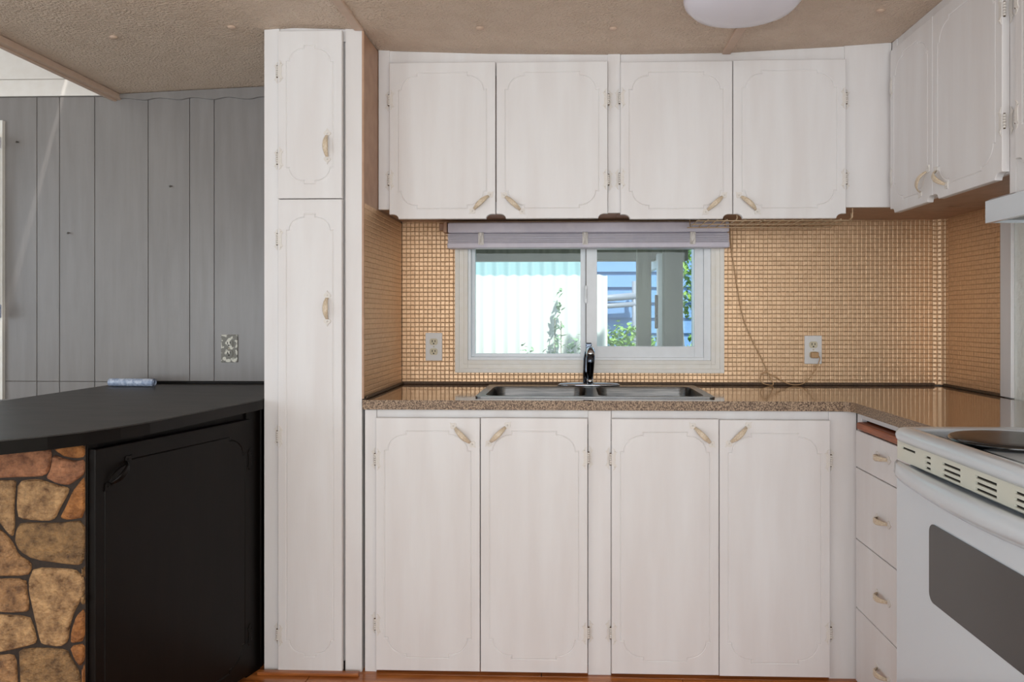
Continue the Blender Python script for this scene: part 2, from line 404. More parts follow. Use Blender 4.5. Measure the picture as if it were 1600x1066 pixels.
bm = B(); tiles(bm, XL+.002, XR-.045, ZC+.004, 1.62, lambda a, b, h: (a, YB-.002-h, b), [(-.455, .568, 1.0, 1.55)])
tag(obj('tile_sheet', bm, ['gold', 'goldjoint'], wall_back), 'embossed bronze mosaic tile sheet', kind='stuff')
bm = B(); tiles(bm, 2.746, YB-.045, ZC+.004, 1.64, lambda a, b, h: (XR-.002-h, a, b), p=.018)
tag(obj('tile_sheet', bm, ['gold', 'goldjoint'], wall_right), 'embossed bronze mosaic tile sheet', kind='stuff')
# the sheet bends round the corner in a soft curve
bm = B(); R_ = .045
def cove(a, b, h):
    t = a*math.pi/2
    r = R_-.002-h
    return (XR-R_+math.sin(t)*r, YB-R_+math.cos(t)*r, b)
n = 4; nb = 39
for i in range(n):
    for j in range(nb):
        b0 = ZC+.004+j*.018; g = .0007
        A = [bm.verts.new(cove(a, b, .0005)) for a, b in ((i/n+.01, b0+g), ((i+1)/n-.01, b0+g), ((i+1)/n-.01, b0+.018-g), (i/n+.01, b0+.018-g))]
        T = [bm.verts.new(cove(a, b, .0021)) for a, b in ((i/n+.05, b0+.0034), ((i+1)/n-.05, b0+.0034), ((i+1)/n-.05, b0+.0146), (i/n+.05, b0+.0146))]
        for k in range(4): bm.faces.new((A[k], A[(k+1) % 4], T[(k+1) % 4], T[k]))
        bm.faces.new(T)
for i in range(8):
    v = [bm.verts.new(cove(a, b, -.001)) for a, b in ((i/8, ZC+.004), ((i+1)/8, ZC+.004), ((i+1)/8, 1.636), (i/8, 1.636))]; bm.faces.new(v).material_index = 1
tag(obj('tile_corner', bm, ['gold', 'goldjoint'], wall_back), 'tile sheet bent round the corner', kind='stuff')
# white post at the end of the right-hand tile
struct(obj('trim_5', box(B(), XR-.014, XR-.0005, 2.676, 2.744, ZC+.002, 1.62, .003), 'white'))
# caulk bead along worktop
bm = B(); box(bm, XL+.003, XR-.04, YB-.011, YB-.0055, ZC+.001, ZC+.012, .002); box(bm, XL+.0055, XL+.012, 2.6, YB-.012, ZC+.001, ZC+.01, .002); box(bm, XR-.012, XR-.0055, 2.72, YB-.012, ZC+.001, ZC+.011, .002)
struct(obj('trim_6', bm, 'caulk'))

# ---------------------------------------------------------------- kitchen window
FB = frame((0, 0, 0), (1, 0, 0), (0, -1, 0))      # u = x, v = z, w = -y
win = struct(obj('window_1', box(B(), WIN[0], WIN[1], YB+.075, YB+.095, WIN[2], WIN[2]+.02, .002), 'vinyl'))
def wf(name, o, holes, y0, y1, m, bev=None):
    bm = B()
    if len(holes) == 1:
        (a0, b0), (a1, b1) = o[0], o[2]; (c0, d0), (c1, d1) = holes[0][0], holes[0][2]
        box(bm, a0, c0, y0, y1, b0, b1, .0012); box(bm, c1, a1, y0, y1, b0, b1, .0012); box(bm, c0, c1, y0, y1, b0, d0, .0012); box(bm, c0, c1, y0, y1, d1, b1, .0012)
    else: slab(bm, o, holes, y0, y1, lambda a, b, h: (a, h, b))
    return obj(name, bm, m, win)
wf('casing', rect(-.483, .626, .978, 1.56), [rect(-.43, .573, 1.03, 1.56-.03)], YB-.014, YB-.003, 'casing')
wf('casing_outer_bead', rect(-.483, .626, .978, 1.56), [rect(-.465, .608, .996, 1.55)], YB-.022, YB-.014, 'casing')
wf('casing_inner_bead', rect(-.447, .590, 1.013, 1.56), [rect(-.43, .573, 1.03, 1.54)], YB-.019, YB-.014, 'casing')
wf('casing_step', rect(-.43, .573, 1.03, 1.545), [rect(-.418, .545, 1.042, 1.52)], YB-.008, YB+.02, 'vinyl')
wf('sash_frame', rect(-.434, .544, 1.021, 1.529), [rect(-.42, .055, 1.035, 1.515), rect(.07, .535, 1.035, 1.515)], YB+.02, YB+.07, 'vinyl')
wf('fixed_sash', rect(-.42, .06, 1.035, 1.515), [rect(-.405, .038, 1.055, 1.5)], YB+.028, YB+.055, 'vinyl')
wf('sliding_sash', rect(.06, .555, 1.035, 1.515), [rect(.106, .508, 1.087, 1.49)], YB+.003, YB+.028, 'vinyl')
bm = B(); box(bm, -.405, .038, YB+.040, YB+.043, 1.055, 1.5); obj('pane', bm, 'glass', win)
bm = B(); box(bm, .106, .508, YB+.014, YB+.017, 1.087, 1.49); obj('pane', bm, 'glass', win)
bm = B(); box(bm, .054, .066, YB-.008, YB+.004, 1.265, 1.34, .003); box(bm, .057, .063, YB-.014, YB-.006, 1.285, 1.325, .002); obj('latch', bm, 'vinyl', win)
bm = B(); box(bm, .0585, .0615, YB+.0, YB+.004, 1.04, 1.51); obj('meeting_gap', bm, 'greyback', win)

# ---------------------------------------------------------------- raised venetian blind over the window
bt = thing('window_blind', (.065, 3.12, 1.485), 'lavender-white venetian blind raised in a stack over the kitchen window', 'blind')
bm = B(); box(bm, -.5, .63, 3.085, 3.15, 1.548, 1.592, .006); box(bm, -.5, .63, 3.08, 3.086, 1.551, 1.588, .002); obj('headrail', bm, 'blind', bt)
sm = B(); sl = [(-.025, .0), (-.012, .0024), (0, .0032), (.012, .0024), (.025, 0)]
pts = [(a, b) for a, b in sl] + [(a, b-.0026) for a, b in sl[::-1]]
slab(sm, pts, [], -.565, .565, lambda a, b, h: (h, a, b)); SL = mesh('slat', sm, 'blind')
for i in range(9):
    link('slat', SL, bt, Matrix.Translation((.065+random.uniform(-.001, .001), 3.108+random.uniform(-.0012, .0012), 1.5135+i*.0039)))
obj('bottom_rail', box(B(), -.503, .633, 3.082, 3.142, 1.487, 1.511, .005), 'blind', bt)
for x in (-.365, .055, .485):
    bm = B(); box(bm, x-.011, x+.011, 3.078, 3.083, 1.50, 1.55, .001)
    for k in range(4): tube(bm, [(x-.011+random.uniform(0, .02), 3.077, 1.502), (x+random.uniform(-.012, .012), 3.074, 1.53), (x+random.uniform(-.012, .012), 3.078, 1.55)], .0012, 5)
    obj('ladder_cord', bm, 'hardware', bt)
bm = B(); box(bm, -.52, -.505, 3.09, 3.15, 1.552, 1.594, .002); box(bm, -.545, -.52, 3.14, 3.15, 1.565, 1.594, .002); obj('bracket', bm, 'under', bt)

# ---------------------------------------------------------------- wall cabinets on the back wall
YU = 2.79
def carcass(parent, x0, x1, y0, y1, z0, z1, m='under'): return obj('body', box(B(), x0, x1, y0, y1, z0, z1, .001), m, parent)
def to_ceiling(name, parent, x0, x1, y0, y1, z0, m='white'):
    xs = [x0]+[x for x, _ in CX if x0 < x < x1]+[x1]
    bm = B(); slab(bm, [(x0, z0), (x1, z0)]+[(x, ceil_z(x)-.0008) for x in xs[::-1]], [], y0, y1, lambda a, b, h: (a, h, b)); return obj(name, bm, m, parent)
def wall_unit(x0, x1, label, stiles, doors, zt0, zt1):
    t = thing('wall_cabinet', ((x0+x1)/2, YU, 1.6), label, 'cabinet', 'white wall cabinets over the worktop')
    carcass(t, x0, x1 if x1 < 1 else XR-.006, YU+.0185, YB-.006, 1.606, 2.16)
    F = Matrix.Translation((0, YU, 0)) @ FB
    for a, b in stiles:
        to_ceiling('stile', t, a, b, YU, YU+.018, 1.604 if (a < -.6 or a > .9) else 1.588)
    r0 = stiles[0][1] if len(stiles) > 1 else .1785
    to_ceiling('rail', t, r0, stiles[-1][0], YU+.006, YU+.018, 2.09)
    obj('rail', box(B(), r0, stiles[-1][0], YU+.002, YU+.018, 1.588, 1.63, .001), 'white', t)
    for d in doors: door(t, F, *d[:4], hinge=d[4], hv=d[5], handle=d[6], scallop=True, w0=.001)
    return t
wall_unit(XL+.002, .1775, 'white wall cabinet with two doors left of centre, beside the tall pantry', [(-.708, -.668), (.133, .177)],
          [(-.664, -.276, 1.566, 2.136, 'l', (2.0, 1.709), (-.327, 1.624, 42)), (-.272, .131, 1.566, 2.134, 'r', (1.996, 1.706), (-.212, 1.621, -42))], 2.1, 2.17)
wall_unit(.1785, 1.148, 'white wall cabinet with two doors right of centre, above wire rack and hanging cord', [(.983, 1.1495)],
          [(.177, .578, 1.562, 2.13, 'l', (2.0, 1.709), (.515, 1.617, 42)), (.581, .981, 1.562, 2.132, 'r', (1.992, 1.704), (.634, 1.617, -42))], 2.1, 2.17)
# wall cabinet on the right wall
t = thing('wall_cabinet', (1.15, 2.4, 1.6), 'white two-door wall cabinet on the right wall, angled away beside the range hood', 'cabinet', 'white wall cabinets over the worktop')
XF = 1.15
FR = frame((XF, 0, 0), (0, -1, 0), (-1, 0, 0))      # u = -y
carcass(t, XF+.0185, XR-.0055, 2.04, 2.788, 1.606, 2.18)
fbox('stile', t, FR, -2.787, -2.745, 1.6, 2.194, -.018, 0); fbox('stile', t, FR, -2.05, -2.02, 1.52, 2.19, -.018, 0)
fbox('rail', t, FR, -2.745, -2.05, 2.10, 2.195, -.018, -.003); fbox('rail', t, FR, -2.745, -2.05, 1.588, 1.63, -.018, -.002)
door(t, FR, -2.754, -2.437, 1.574, 2.152, hinge='l', hv=(2.02, 1.703), handle=(-2.492, 1.642, 52), scallop=True, w0=.001)
door(t, FR, -2.434, -2.048, 1.574, 2.152, hinge='r', hv=(2.017, 1.723), handle=(-2.378, 1.635, -42), scallop=True, w0=.001)
bm = B(); box(bm, 1.17, 1.3, 2.06, 2.78, 1.590, 1.606, .002); obj('bottom_rail', bm, 'under', t)
# short cabinet over the range
t = thing('hood_cabinet', (1.15, 1.66, 1.53), 'short white cabinet over the range hood at the right edge', 'cabinet')
carcass(t, XF+.0185, XR-.0055, 1.25, 2.018, 1.53, 2.18, 'white')
fbox('stile', t, FR, -2.019, -1.975, 1.522, 2.19, -.018, 0); fbox('stile', t, FR, -1.29, -1.25, 1.522, 2.19, -.018, 0)
fbox('rail', t, FR, -1.975, -1.29, 2.11, 2.19, -.018, -.004); fbox('rail', t, FR, -1.975, -1.29, 1.522, 1.63, -.018, -.004)
door(t, FR, -1.99, -1.645, 1.595, 2.152, hinge='l', hv=(2.017, 1.723), handle=(-1.70, 1.65, 45), scallop=True, w0=.001)
door(t, FR, -1.642, -1.29, 1.595, 2.152, hinge='r', hv=(2.017, 1.723), handle=(-1.585, 1.65, -45), scallop=True, w0=.001)
# range hood
t = thing('range_hood', (1.3, 1.66, 1.455), 'white range hood under the short cabinet at the right edge', 'hood')
bm = B(); slab(bm, [(1.085, 1.455), (1.085, 1.512), (1.10, 1.5195), (1.515, 1.5195), (1.515, 1.455), (1.49, 1.455), (1.49, 1.475), (1.1, 1.475), (1.1, 1.455)], [], 1.28, 2.045, lambda a, b, h: (a, h, b))
obj('shell', bm, 'enamel', t)
bm = B(); box(bm, 1.105, 1.485, 1.3, 2.03, 1.462, 1.4745); obj('filter', bm, 'steel', t)
for y in (2.04, 1.281): obj('end_plate', box(B(), 1.086, 1.514, y-.0005, y+.0045, 1.4555, 1.4745), 'enamel', t)

# ---------------------------------------------------------------- pantry
t = thing('pantry_cabinet', (-.88, 2.6, 0), 'tall narrow white pantry cabinet reaching from floor to ceiling', 'cabinet')
YP = 2.585; FP = Matrix.Translation((0, YP, 0)) @ FB
carcass(t, -1.048, XL-.004, YP+.0185, YB-.024, .0, 2.17, 'white')
to_ceiling('stile', t, -1.05, -.998, YP, YP+.018, 0); to_ceiling('stile', t, -.770, XL-.0035, YP, YP+.018, 0)
to_ceiling('rail', t, -.998, -.770, YP+.005, YP+.018, 2.15); fbox('rail', t, FP, -.998, -.770, .0, .03, -.018, -.01, 'dark')
gp = (.03, .05, .062, .055, .01)
door(t, FP, -.996, -.776, 1.611, 2.180, hinge='l', hv=(2.043, 1.747), handle=(-.826, 1.787, 90), groove=gp, w0=.001)
door(t, FP, -.996, -.776, .008, 1.608, hinge='l', hv=(1.473, .803, .129), handle=(-.826, 1.238, 90), groove=gp, w0=.001)
obj('side_panel', box(B(), XL-.0035, XL-.0005, YP+.001, YB-.002, 1.6, 2.185, .0005), 'under', t)
bm = B(); tiles(bm, YP+.006, YB-.006, ZC+.004, 1.6, lambda a, b, h: (XL+.0006+h, a, b))
tag(obj('tile_sheet', bm, ['gold', 'goldjoint'], t), 'embossed bronze mosaic tile sheet on the side', kind='stuff')
obj('corner_bead', box(B(), XL-.0035, XL+.004, YP-.001, YP+.006, ZC+.002, 2.185, .001), 'under', t)

# ---------------------------------------------------------------- base cabinets
YF = 2.588; FF = Matrix.Translation((0, YF, 0)) @ FB
def base_unit(x0, x1, label, stiles, doors):
    t = thing('base_cabinet', ((x0+x1)/2, YF+.05, 0), label, 'cabinet', 'white base cabinets under the worktop')
    bm = B()
    box(bm, x0, x1, YF+.0185, YF+.034, .0, .03); box(bm, x0, x1, YF+.0185, YF+.034, .86, .892)
    box(bm, x0, x0+.012, YF+.034, YB-.02, 0, .70); box(bm, x1-.012, x1, YF+.034, YB-.02, 0, .70); box(bm, x0+.012, x1-.012, YF+.034, YB-.02, .03, .045); box(bm, x0+.012, x1-.012, YB-.03, YB-.02, .045, .70)
    obj('body', bm, 'white', t)
    for a, b in stiles: fbox('stile', t, FF, a, b, 0, .893, -.018, 0)
    r0 = stiles[0][1] if len(stiles) > 1 else .135; r1 = stiles[-1][0]
    fbox('rail', t, FF, r0, r1, .845, .893, -.018, -.006)
    fbox('toe_strip', t, FF, r0, r1, .001, .03, -.018, -.008, 'floor', .004)
    for d in doors: door(t, FF, *d[:4], hinge=d[4], hv=d[5], handle=d[6], w0=.001, groove=(.03, .045, .075, .066, .011))
    return t
base_unit(XL+.004, .133, 'white base cabinet with two doors beside the pantry, under the left sink bowl', [(-.704, -.664), (.056, .1335)],
          [(-.662, -.3085, .014, .868, 'l', (.727, .168), (-.366, .811, -44)), (-.3055, .054, .014, .869, 'r', (.736, .148), (-.247, .814, 44))])
base_unit(.1345, .935, 'white base cabinet with two doors next to the drawers, under the right sink bowl', [(.860, .951)],
          [(.1345, .491, .014, .868, 'l', (.732, .149), (.436, .815, -44)), (.4935, .858, .012, .866, 'r', (.732, .159), (.556, .818, 44))])
# drawer cabinet on the right run
t = thing('drawer_cabinet', (.95, 2.36, 0), 'white four-drawer base cabinet squeezed between corner and stove', 'cabinet', 'white base cabinets under the worktop')
XD = .952; FD = frame((XD, 0, 0), (0, -1, 0), (-1, 0, 0))
bm = B(); box(bm, XD+.0185, XR-.01, 2.0, 2.015, 0, .89); box(bm, XD+.0185, XR-.01, 2.015, 2.58, 0, .02); box(bm, XR-.03, XR-.01, 2.015, 2.58, .02, .89); obj('body', bm, 'white', t)
fbox('stile', t, FD, -2.584, -2.545, 0, .893, -.018, 0); fbox('stile', t, FD, -2.03, -2.0, 0, .893, -.018, 0)
fbox('rail', t, FD, -2.545, -2.03, .873, .893, -.018, -.002); fbox('back_panel', t, FD, -2.545, -2.03, .02, .835, -.018, -.012, 'dark')
for v0, v1, hv in ((.718, .838, .787), (.483, .715, .597), (.258, .480, .367), (.016, .255, .139)):
    d = link('drawer', door_mesh(.52, v1-v0, groove=None), t, FD @ Matrix.Translation((-2.546, v0, .0)))
    link('handle', HANDLE, d, FD @ Matrix.Translation((-2.325, hv, .019)))
# cutting board pulled out a little above the drawers
bm = B(); box(bm,   .930, 1.3, 2.04, 2.535, .842, .866, .006)
tag(obj('cutting_board', bm, 'board'), 'reddish wooden pull-out cutting board between worktop and top drawer', 'cutting board')
# wooden threshold strip in front of the pantry
struct(obj('baseboard_back', box(B(), -1.06, -.715, 2.545, 2.567, .0005, .012, .003), 'floor'))

# ---------------------------------------------------------------- worktop, sink, faucet
bm = B()
outl = [(XL+.003, YB-.004), (XL+.003, 2.568), (.90, 2.568), (.918, 2.552), (.926, 2.53), (.926, 1.995), (XR-.006, 1.995), (XR-.006, YB-.004)]
SX0, SX1, SY0, SY1 = -.335, .495, 2.645, 3.115
slab(bm, outl, [rect(SX0+.012, SX1-.012, SY0+.012, SY1-.012)], ZC-.032, ZC, lambda a, b, h: (a, b, h), 0, 1)
tag(obj('kitchen_worktop', bm, ['ctop', 'cedge']), 'glossy brown speckled L-shaped kitchen worktop with rough front edge', 'countertop')
t = thing('kitchen_sink', (.08, 2.88, ZC), 'stainless steel double-bowl sink set into the brown worktop', 'sink')
bm = B(); b1 = rrect(SX0+.03, .055, SY0+.028, SY1-.075, .045); b2 = rrect(.095, SX1-.03, SY0+.028, SY1-.075, .045)
slab(bm, rrect(SX0, SX1, SY0, SY1, .02), [b1, b2], ZC+.0005, ZC+.005, lambda a, b, h: (a, b, h)); obj('rim', bm, 'steel', t)
for q in (b1, b2):
    bm = B(); prev = None; cx = sum(a for a, b in q)/len(q); cy = sum(b for a, b in q)/len(q)
    for s, z in ((1, ZC+.005), (.985, ZC-.004), (.97, ZC-.05), (.95, ZC-.13), (.9, ZC-.155), (.2, ZC-.165)):
        rg = [bm.verts.new((cx+(a-cx)*s, cy+(b-cy)*s, z)) for a, b in q]
        if prev:
            for i in range(len(q)):
                j = (i+1) % len(q); bm.faces.new((prev[i], prev[j], rg[j], rg[i])).smooth = True
        prev = rg
    bm.faces.new(prev); obj('bowl', bm, 'steel', t)
    bm = B(); lathe(bm, [(.04, .0), (.038, .004), (.025, .003), (.008, .001)], (cx, cy, ZC-.1655), 20); obj('drain', bm, 'chrome', t)
t = thing('kitchen_faucet', (.07, 3.075, ZC+.005), 'chrome single-handle pull-out faucet behind the sink', 'faucet')
fx, fy, fz = .07, 3.075, ZC+.0055
bm = B(); lathe(bm, [(1, 0), (1, .004), (.93, .009), (.6, .013), (.2, .0145)], (fx, fy, fz), 36, sc=(.125, .03)); obj('base_plate', bm, 'chrome', t)
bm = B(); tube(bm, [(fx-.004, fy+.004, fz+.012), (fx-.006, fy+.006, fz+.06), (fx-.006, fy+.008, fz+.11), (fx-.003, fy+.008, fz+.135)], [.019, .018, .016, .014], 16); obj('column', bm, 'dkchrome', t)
bm = B(); tube(bm, [(fx+.004, fy-.028, fz+.011), (fx+.004, fy-.029, fz+.03)], [.0125, .0125], 16); obj('collar', bm, 'chrome', t)
bm = B(); tube(bm, [(fx+.006, fy-.045, fz+.122), (fx+.006, fy-.047, fz+.130), (fx+.006, fy-.040, fz+.142), (fx+.004, fy-.018, fz+.147), (fx, fy+.004, fz+.140)], [.0165, .0178, .0165, .014, .012], 16); obj('neck', bm, 'chrome', t)
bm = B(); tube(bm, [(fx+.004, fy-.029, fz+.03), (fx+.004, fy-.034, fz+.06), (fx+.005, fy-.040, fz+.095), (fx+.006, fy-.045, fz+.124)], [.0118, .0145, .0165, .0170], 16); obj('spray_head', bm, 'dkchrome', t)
bm = B(); box(bm, fx-.013, fx+.011, fy-.012, fy+.02, fz+.138, fz+.172, .004)
for k in range(3): box(bm, fx-.0135, fx+.0115, fy-.014, fy-.011, fz+.146+k*.009, fz+.150+k*.009, .001)
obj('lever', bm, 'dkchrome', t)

# ---------------------------------------------------------------- outlets
def outlet(x, z, y, label, plate='outlet', face='ivory'):
    t = thing('wall_outlet', (x, y, z), label, 'outlet', 'duplex wall outlets')
    F = Matrix.Translation((x, y, z)) @ FB
    obj('cover_plate', box(B(), -.035, .035, -.058, .058, .0, .006, .002), plate, t, F)
    for s in (1, -1):
        bm = B(); slab(bm, [(-.0165, -.007), (-.011, -.0135), (.011, -.0135), (.0165, -.007), (.0165, .007), (.011, .0135), (-.011, .0135), (-.0165, .007)], [], .006, .0085, lambda a, b, h: (a, b+s*.0205, h))
        r = obj('receptacle', bm, face, t, F)
        bm = B(); box(bm, -.0075, -.0045, s*.0205-.002, s*.0205+.0075, .0085, .0089); box(bm, .0045, .0075, s*.0205-.001, s*.0205+.0065, .0085, .0089); lathe(bm, [(.003, .0085), (.003, .0089)], (0, s*.0205-.0075, 0), 10)
        obj('slot', bm, 'dark', r, F)
    bm = B(); lathe(bm, [(.0035, .006), (.003, .0075), (.0008, .0078)], (0, 0, 0), 10); obj('screw', bm, 'ivory', t, F)
    return t
outlet(-.573, 1.085, YB-.0045, 'white duplex outlet on bronze tile left of the window')
outlet(.99, 1.0745, YB-.0045, 'white duplex outlet on bronze tile with a tan plug in it')
outlet(-1.435, 1.0765, YB-.0095, 'paint-splattered outlet on the grey panelled wall', 'splat', 'splat')
# plugged-in cord hanging from the wall cabinet
def smooth_path(P, n=6):
    P = [Vector(p) for p in P]; out = []
    for i in range(len(P)-1):
        p0, p1, p2, p3 = P[max(i-1, 0)], P[i], P[i+1], P[min(i+2, len(P)-1)]
        for k in range(n):
            t = k/n; out.append(.5*((2*p1)+(p2-p0)*t+(2*p0-5*p1+4*p2-p3)*t*t+(3*p1-p0-3*p2+p3)*t**3))
    return out+[P[-1]]
t = thing('power_cord', (.9, 3.15, ZC), 'thin tan power cord hanging down the tiled wall to an outlet', 'cord')
cp = [(.648, 3.160, 1.605), (.655, 3.164, 1.5), (.669, 3.166, 1.407), (.70, 3.166, 1.223), (.739, 3.164, 1.118), (.778, 3.162, 1.04), (.809, 3.155, .965), (.822, 3.148, .935), (.805, 3.142, .9315), (.775, 3.148, .942), (.772, 3.156, .962),
      (.79, 3.160, .980), (.83, 3.158, .965), (.875, 3.154, .940), (.915, 3.148, .932), (.955, 3.150, .946), (.995, 3.152, .998), (1.009, 3.148, 1.035), (1.004, 3.146, 1.05)]
bm = B(); tube(bm, smooth_path(cp), .0022, 7); obj('wire', bm, 'cord', t)
bm = B(); box(bm, .976, 1.006, 3.144, 3.1660, 1.041, 1.066, .005); obj('plug', bm, 'cord', t)
# wire rack under the right wall cabinet
t = thing('wire_rack', (.75, 2.95, 1.57), 'cream wire rack hung under the right wall cabinet', 'rack')
for i in range(17):
    x = .47+i*.0345
    bm = B(); tube(bm, [(x, 2.835, 1.590), (x, 2.83, 1.572), (x, 2.845, 1.568), (x, 3.045, 1.566), (x, 3.055, 1.575), (x, 3.055, 1.604)] if i % 4 == 0 else [(x, 2.84, 1.568), (x, 3.055, 1.566)], .0022, 6); obj('rod', bm, 'wire', t)
for y in (2.84, 2.95, 3.055):
    bm = B(); tube(bm, [(.46, y, 1.5635), (1.027, y, 1.5635)], .0022, 6); obj('cross_bar', bm, 'wire', t)
for x in (.70, 1.02): 
    bm = B(); tube(bm, [(x, 2.815, 1.6055), (x, 2.815, 1.572), (x, 2.84, 1.5615)], .002, 6); obj('hanger', bm, 'wire', t)

# ---------------------------------------------------------------- stove
t = thing('stove', (1.1, 1.6, 0), 'white electric range with grey oven window at the right edge', 'stove')
Y0, Y1 = 1.222, 1.986
obj('body', box(B(), .862, 1.505, Y0+.004, Y1-.004, .0, .896, .004), 'enamel', t)
# cooktop with rolled rim
bm = B(); rings = []
base = rrect(.820, 1.51, Y0, Y1, .028, 6)
for inset, z in ((.006, .896), (0, .904), (-.002, .913), (.001, .922), (.008, .929), (.02, .932), (.035, .9305), (.055, .924), (.075, .918), (.09, .916)):
    rings.append([bm.verts.new((a, b, z)) for a, b in offset(base, inset)])
for A, C_ in zip(rings, rings[1:]):
    for i in range(len(A)):
        j = (i+1) % len(A); bm.faces.new((A[i], A[j], C_[j], C_[i])).smooth = True
fill(bm, [rings[-1]]); fill(bm, [rings[0]])
obj('cooktop', bm, 'enamel', t)
# vent strip with slots
bm = B(); hol = []
for k, (c, ln) in enumerate(((-1.918, .075), (-1.815, .028), (-1.705, .08), (-1.565, .08), (-1.425, .08), (-1.30, .03))):
    for j in range(1 if k == 0 else 3): hol.append(rect(c-ln/2, c+ln/2, .884-.0125*j-.0055, .884-.0125*j))
slab(bm, rect(-Y1+.004, -Y0-.004, .848, .896), hol, -.836, -.831, lambda a, b, h: (-h, -a, b)); obj('vent_strip', bm, 'cream', t)
obj('vent_back', box(B(), .8365, .861, Y0+.01, Y1-.01, .85, .895), 'dark', t)
# oven door with bowed top grip and window
od = obj('oven_door', box(B(), .828, .861, Y0+.004, Y1-.002, .17, .835, .006), 'enamel', t)
bm = B(); n = 28; prev = None
for i in range(n+1):
    q = i/n; y = Y1-.002-(Y1-Y0-.006)*q; e = math.sin(math.pi*q)**.7; o_x = .034*e
    prof = [(.830, .802-.016*e), (.827-o_x*.35, .803-.018*e), (.823-o_x, .815-.006*e), (.825-o_x, .839), (.831-o_x*.8, .8455), (.836, .843-.004*e), (.838, .836)]
    rg = [bm.verts.new((a, y, b)) for a, b in prof]
    if prev:
        for k in range(len(prof)):
            f = bm.faces.new((prev[k], prev[(k+1) % 7], rg[(k+1) % 7], rg[k])); f.smooth = True
    else: bm.faces.new(rg)
    prev = rg
bm.faces.new(prev[::-1]); obj('door_grip', bm, 'enamel', od)
bm = B(); slab(bm, rrect(-1.797, -1.39, .555, .735, .022, 6), [], -.828, -.8255, lambda a, b, h: (-h, -a, b)); obj('oven_window', bm, 'ovenglass', od)
obj('storage_drawer', box(B(), .830, .861, Y0+.004, Y1-.004, .02, .163, .005), 'enamel', t)
for (x, y, r) in ((1.008, 1.79, .131), (1.02, 1.42, .1), (1.33, 1.80, .1), (1.33, 1.43, .1)):
    bm = B(); z = .9155
    lathe(bm, [(r*.9, 0), (r*.98, .004), (r, .009), (r*.985, .0135), (r*.96, .0155)], (x, y, z), 48, 1)
    lathe(bm, [(r*.96, .0152), (r*.94, .016), (r*.6, .0166), (r*.05, .017)], (x, y, z), 48, 0)
    obj('burner_cover', bm, ['burner', 'burnrim'], t)

# ---------------------------------------------------------------- black peninsula
A_, B_ = Vector((-1.068, 2.60, 0)), Vector((-1.245, 1.93, 0))
uu = (A_-B_).normalized(); nn = Vector((uu.y, -uu.x, 0)); ln = (A_-B_).length
FK = frame(B_, uu, nn)
t = thing('peninsula_cabinet', (-1.5, 2.5, 0), 'black painted peninsula cabinet with stone-faced end beside the pantry', 'cabinet')
bm = B(); in_ = nn*-.019
slab(bm, [((B_+in_).x, B_.y+.012), ((A_+in_).x, A_.y), (-1.07, A_.y+.01), (-1.07, YB-.012), (-1.875, YB-.012), (-1.875, 1.942)], [], 0, ZC-.036, lambda a, b, h: (a, b, h)); obj('body', bm, 'black', t)
fbox('stile', t, FK, ln-.075, ln-.004, 0, ZC-.037, -.018, 0, 'black'); fbox('stile', t, FK, 0.0, .03, 0, ZC-.037, -.018, 0, 'black')
fbox('rail', t, FK, .03, ln-.075, ZC-.075, ZC-.037, -.018, -.008, 'black')
door(t, FK, .004, ln-.078, .02, .868, hinge='r', hv=(.735, .15), handle=(.075, .795, 42), groove=(.03, .045, .075, .066, .011), black=True, w0=.001)
# stone-faced end: individual stones set on a dark panel
sp = obj('stone_panel', box(B(), -1.88, -1.249, 1.928, 1.9405, 0, ZC-.037, .001), 'mortar', t)
def zp(x, y):      # traced outline -> metres on the panel face
    px, py = x/2.761, 680+y/2.761; k = 1.928/1196
    return (-1.476+px*.001686*1.0, 1.21-(py-495)*.001628)
stones = [
 [(-60, 90), (60, 78), (222, 66), (228, 95), (222, 150), (205, 178), (180, 188), (60, 192), (-60, 200)],
 [(238, 62), (372, 45), (372, 100), (330, 108), (280, 98), (248, 76)],
 [(236, 90), (280, 108), (330, 118), (372, 112), (370, 176), (330, 205), (300, 225), (250, 215), (206, 192), (226, 155)],
 [(-60, 212), (20, 203), (74, 205), (71, 250), (65, 320), (69, 400), (62, 452), (40, 435), (0, 382), (-60, 345)],
 [(86, 206), (170, 197), (250, 223), (304, 236), (298, 262), (264, 325), (244, 370), (215, 382), (90, 374), (80, 320)],
 [(374, 186), (376, 364), (300, 377), (264, 367), (286, 325), (320, 248), (350, 208)],
 [(95, 388), (250, 390), (376, 376), (376, 540), (350, 574), (300, 570), (150, 550), (90, 513), (70, 470), (76, 420)],
 [(-60, 375), (8, 420), (58, 472), (84, 530), (138, 562), (141, 595), (125, 621), (-60, 625)],
 [(-60, 636), (116, 633), (123, 690), (131, 750), (127, 777), (80, 784), (-60, 778)],
 [(152, 584), (328, 589), (362, 620), (378, 655), (368, 700), (328, 770), (308, 830), (298, 908), (265, 930), (187, 919), (176, 890), (151, 780), (132, 690), (130, 640)],
 [(376, 572), (377, 632), (356, 602)], [(377, 690), (377, 744), (360, 742)],
 [(-60, 789), (130, 796), (150, 840), (167, 913), (120, 930), (40, 950), (-60, 965)],
 [(376, 757), (380, 902), (312, 914), (314, 860), (336, 792)],
 [(-60, 976), (64, 963), (77, 1000), (82, 1100), (70, 1180), (-60, 1190)],
 [(87, 942), (180, 934), (294, 941), (310, 975), (349, 1042), (356, 1110), (300, 1170), (96, 1175), (90, 1000)],
 [(308, 926), (380, 914), (380, 985), (352, 1014), (327, 980)], [(380, 998), (380, 1150), (366, 1110), (358, 1035)],
]
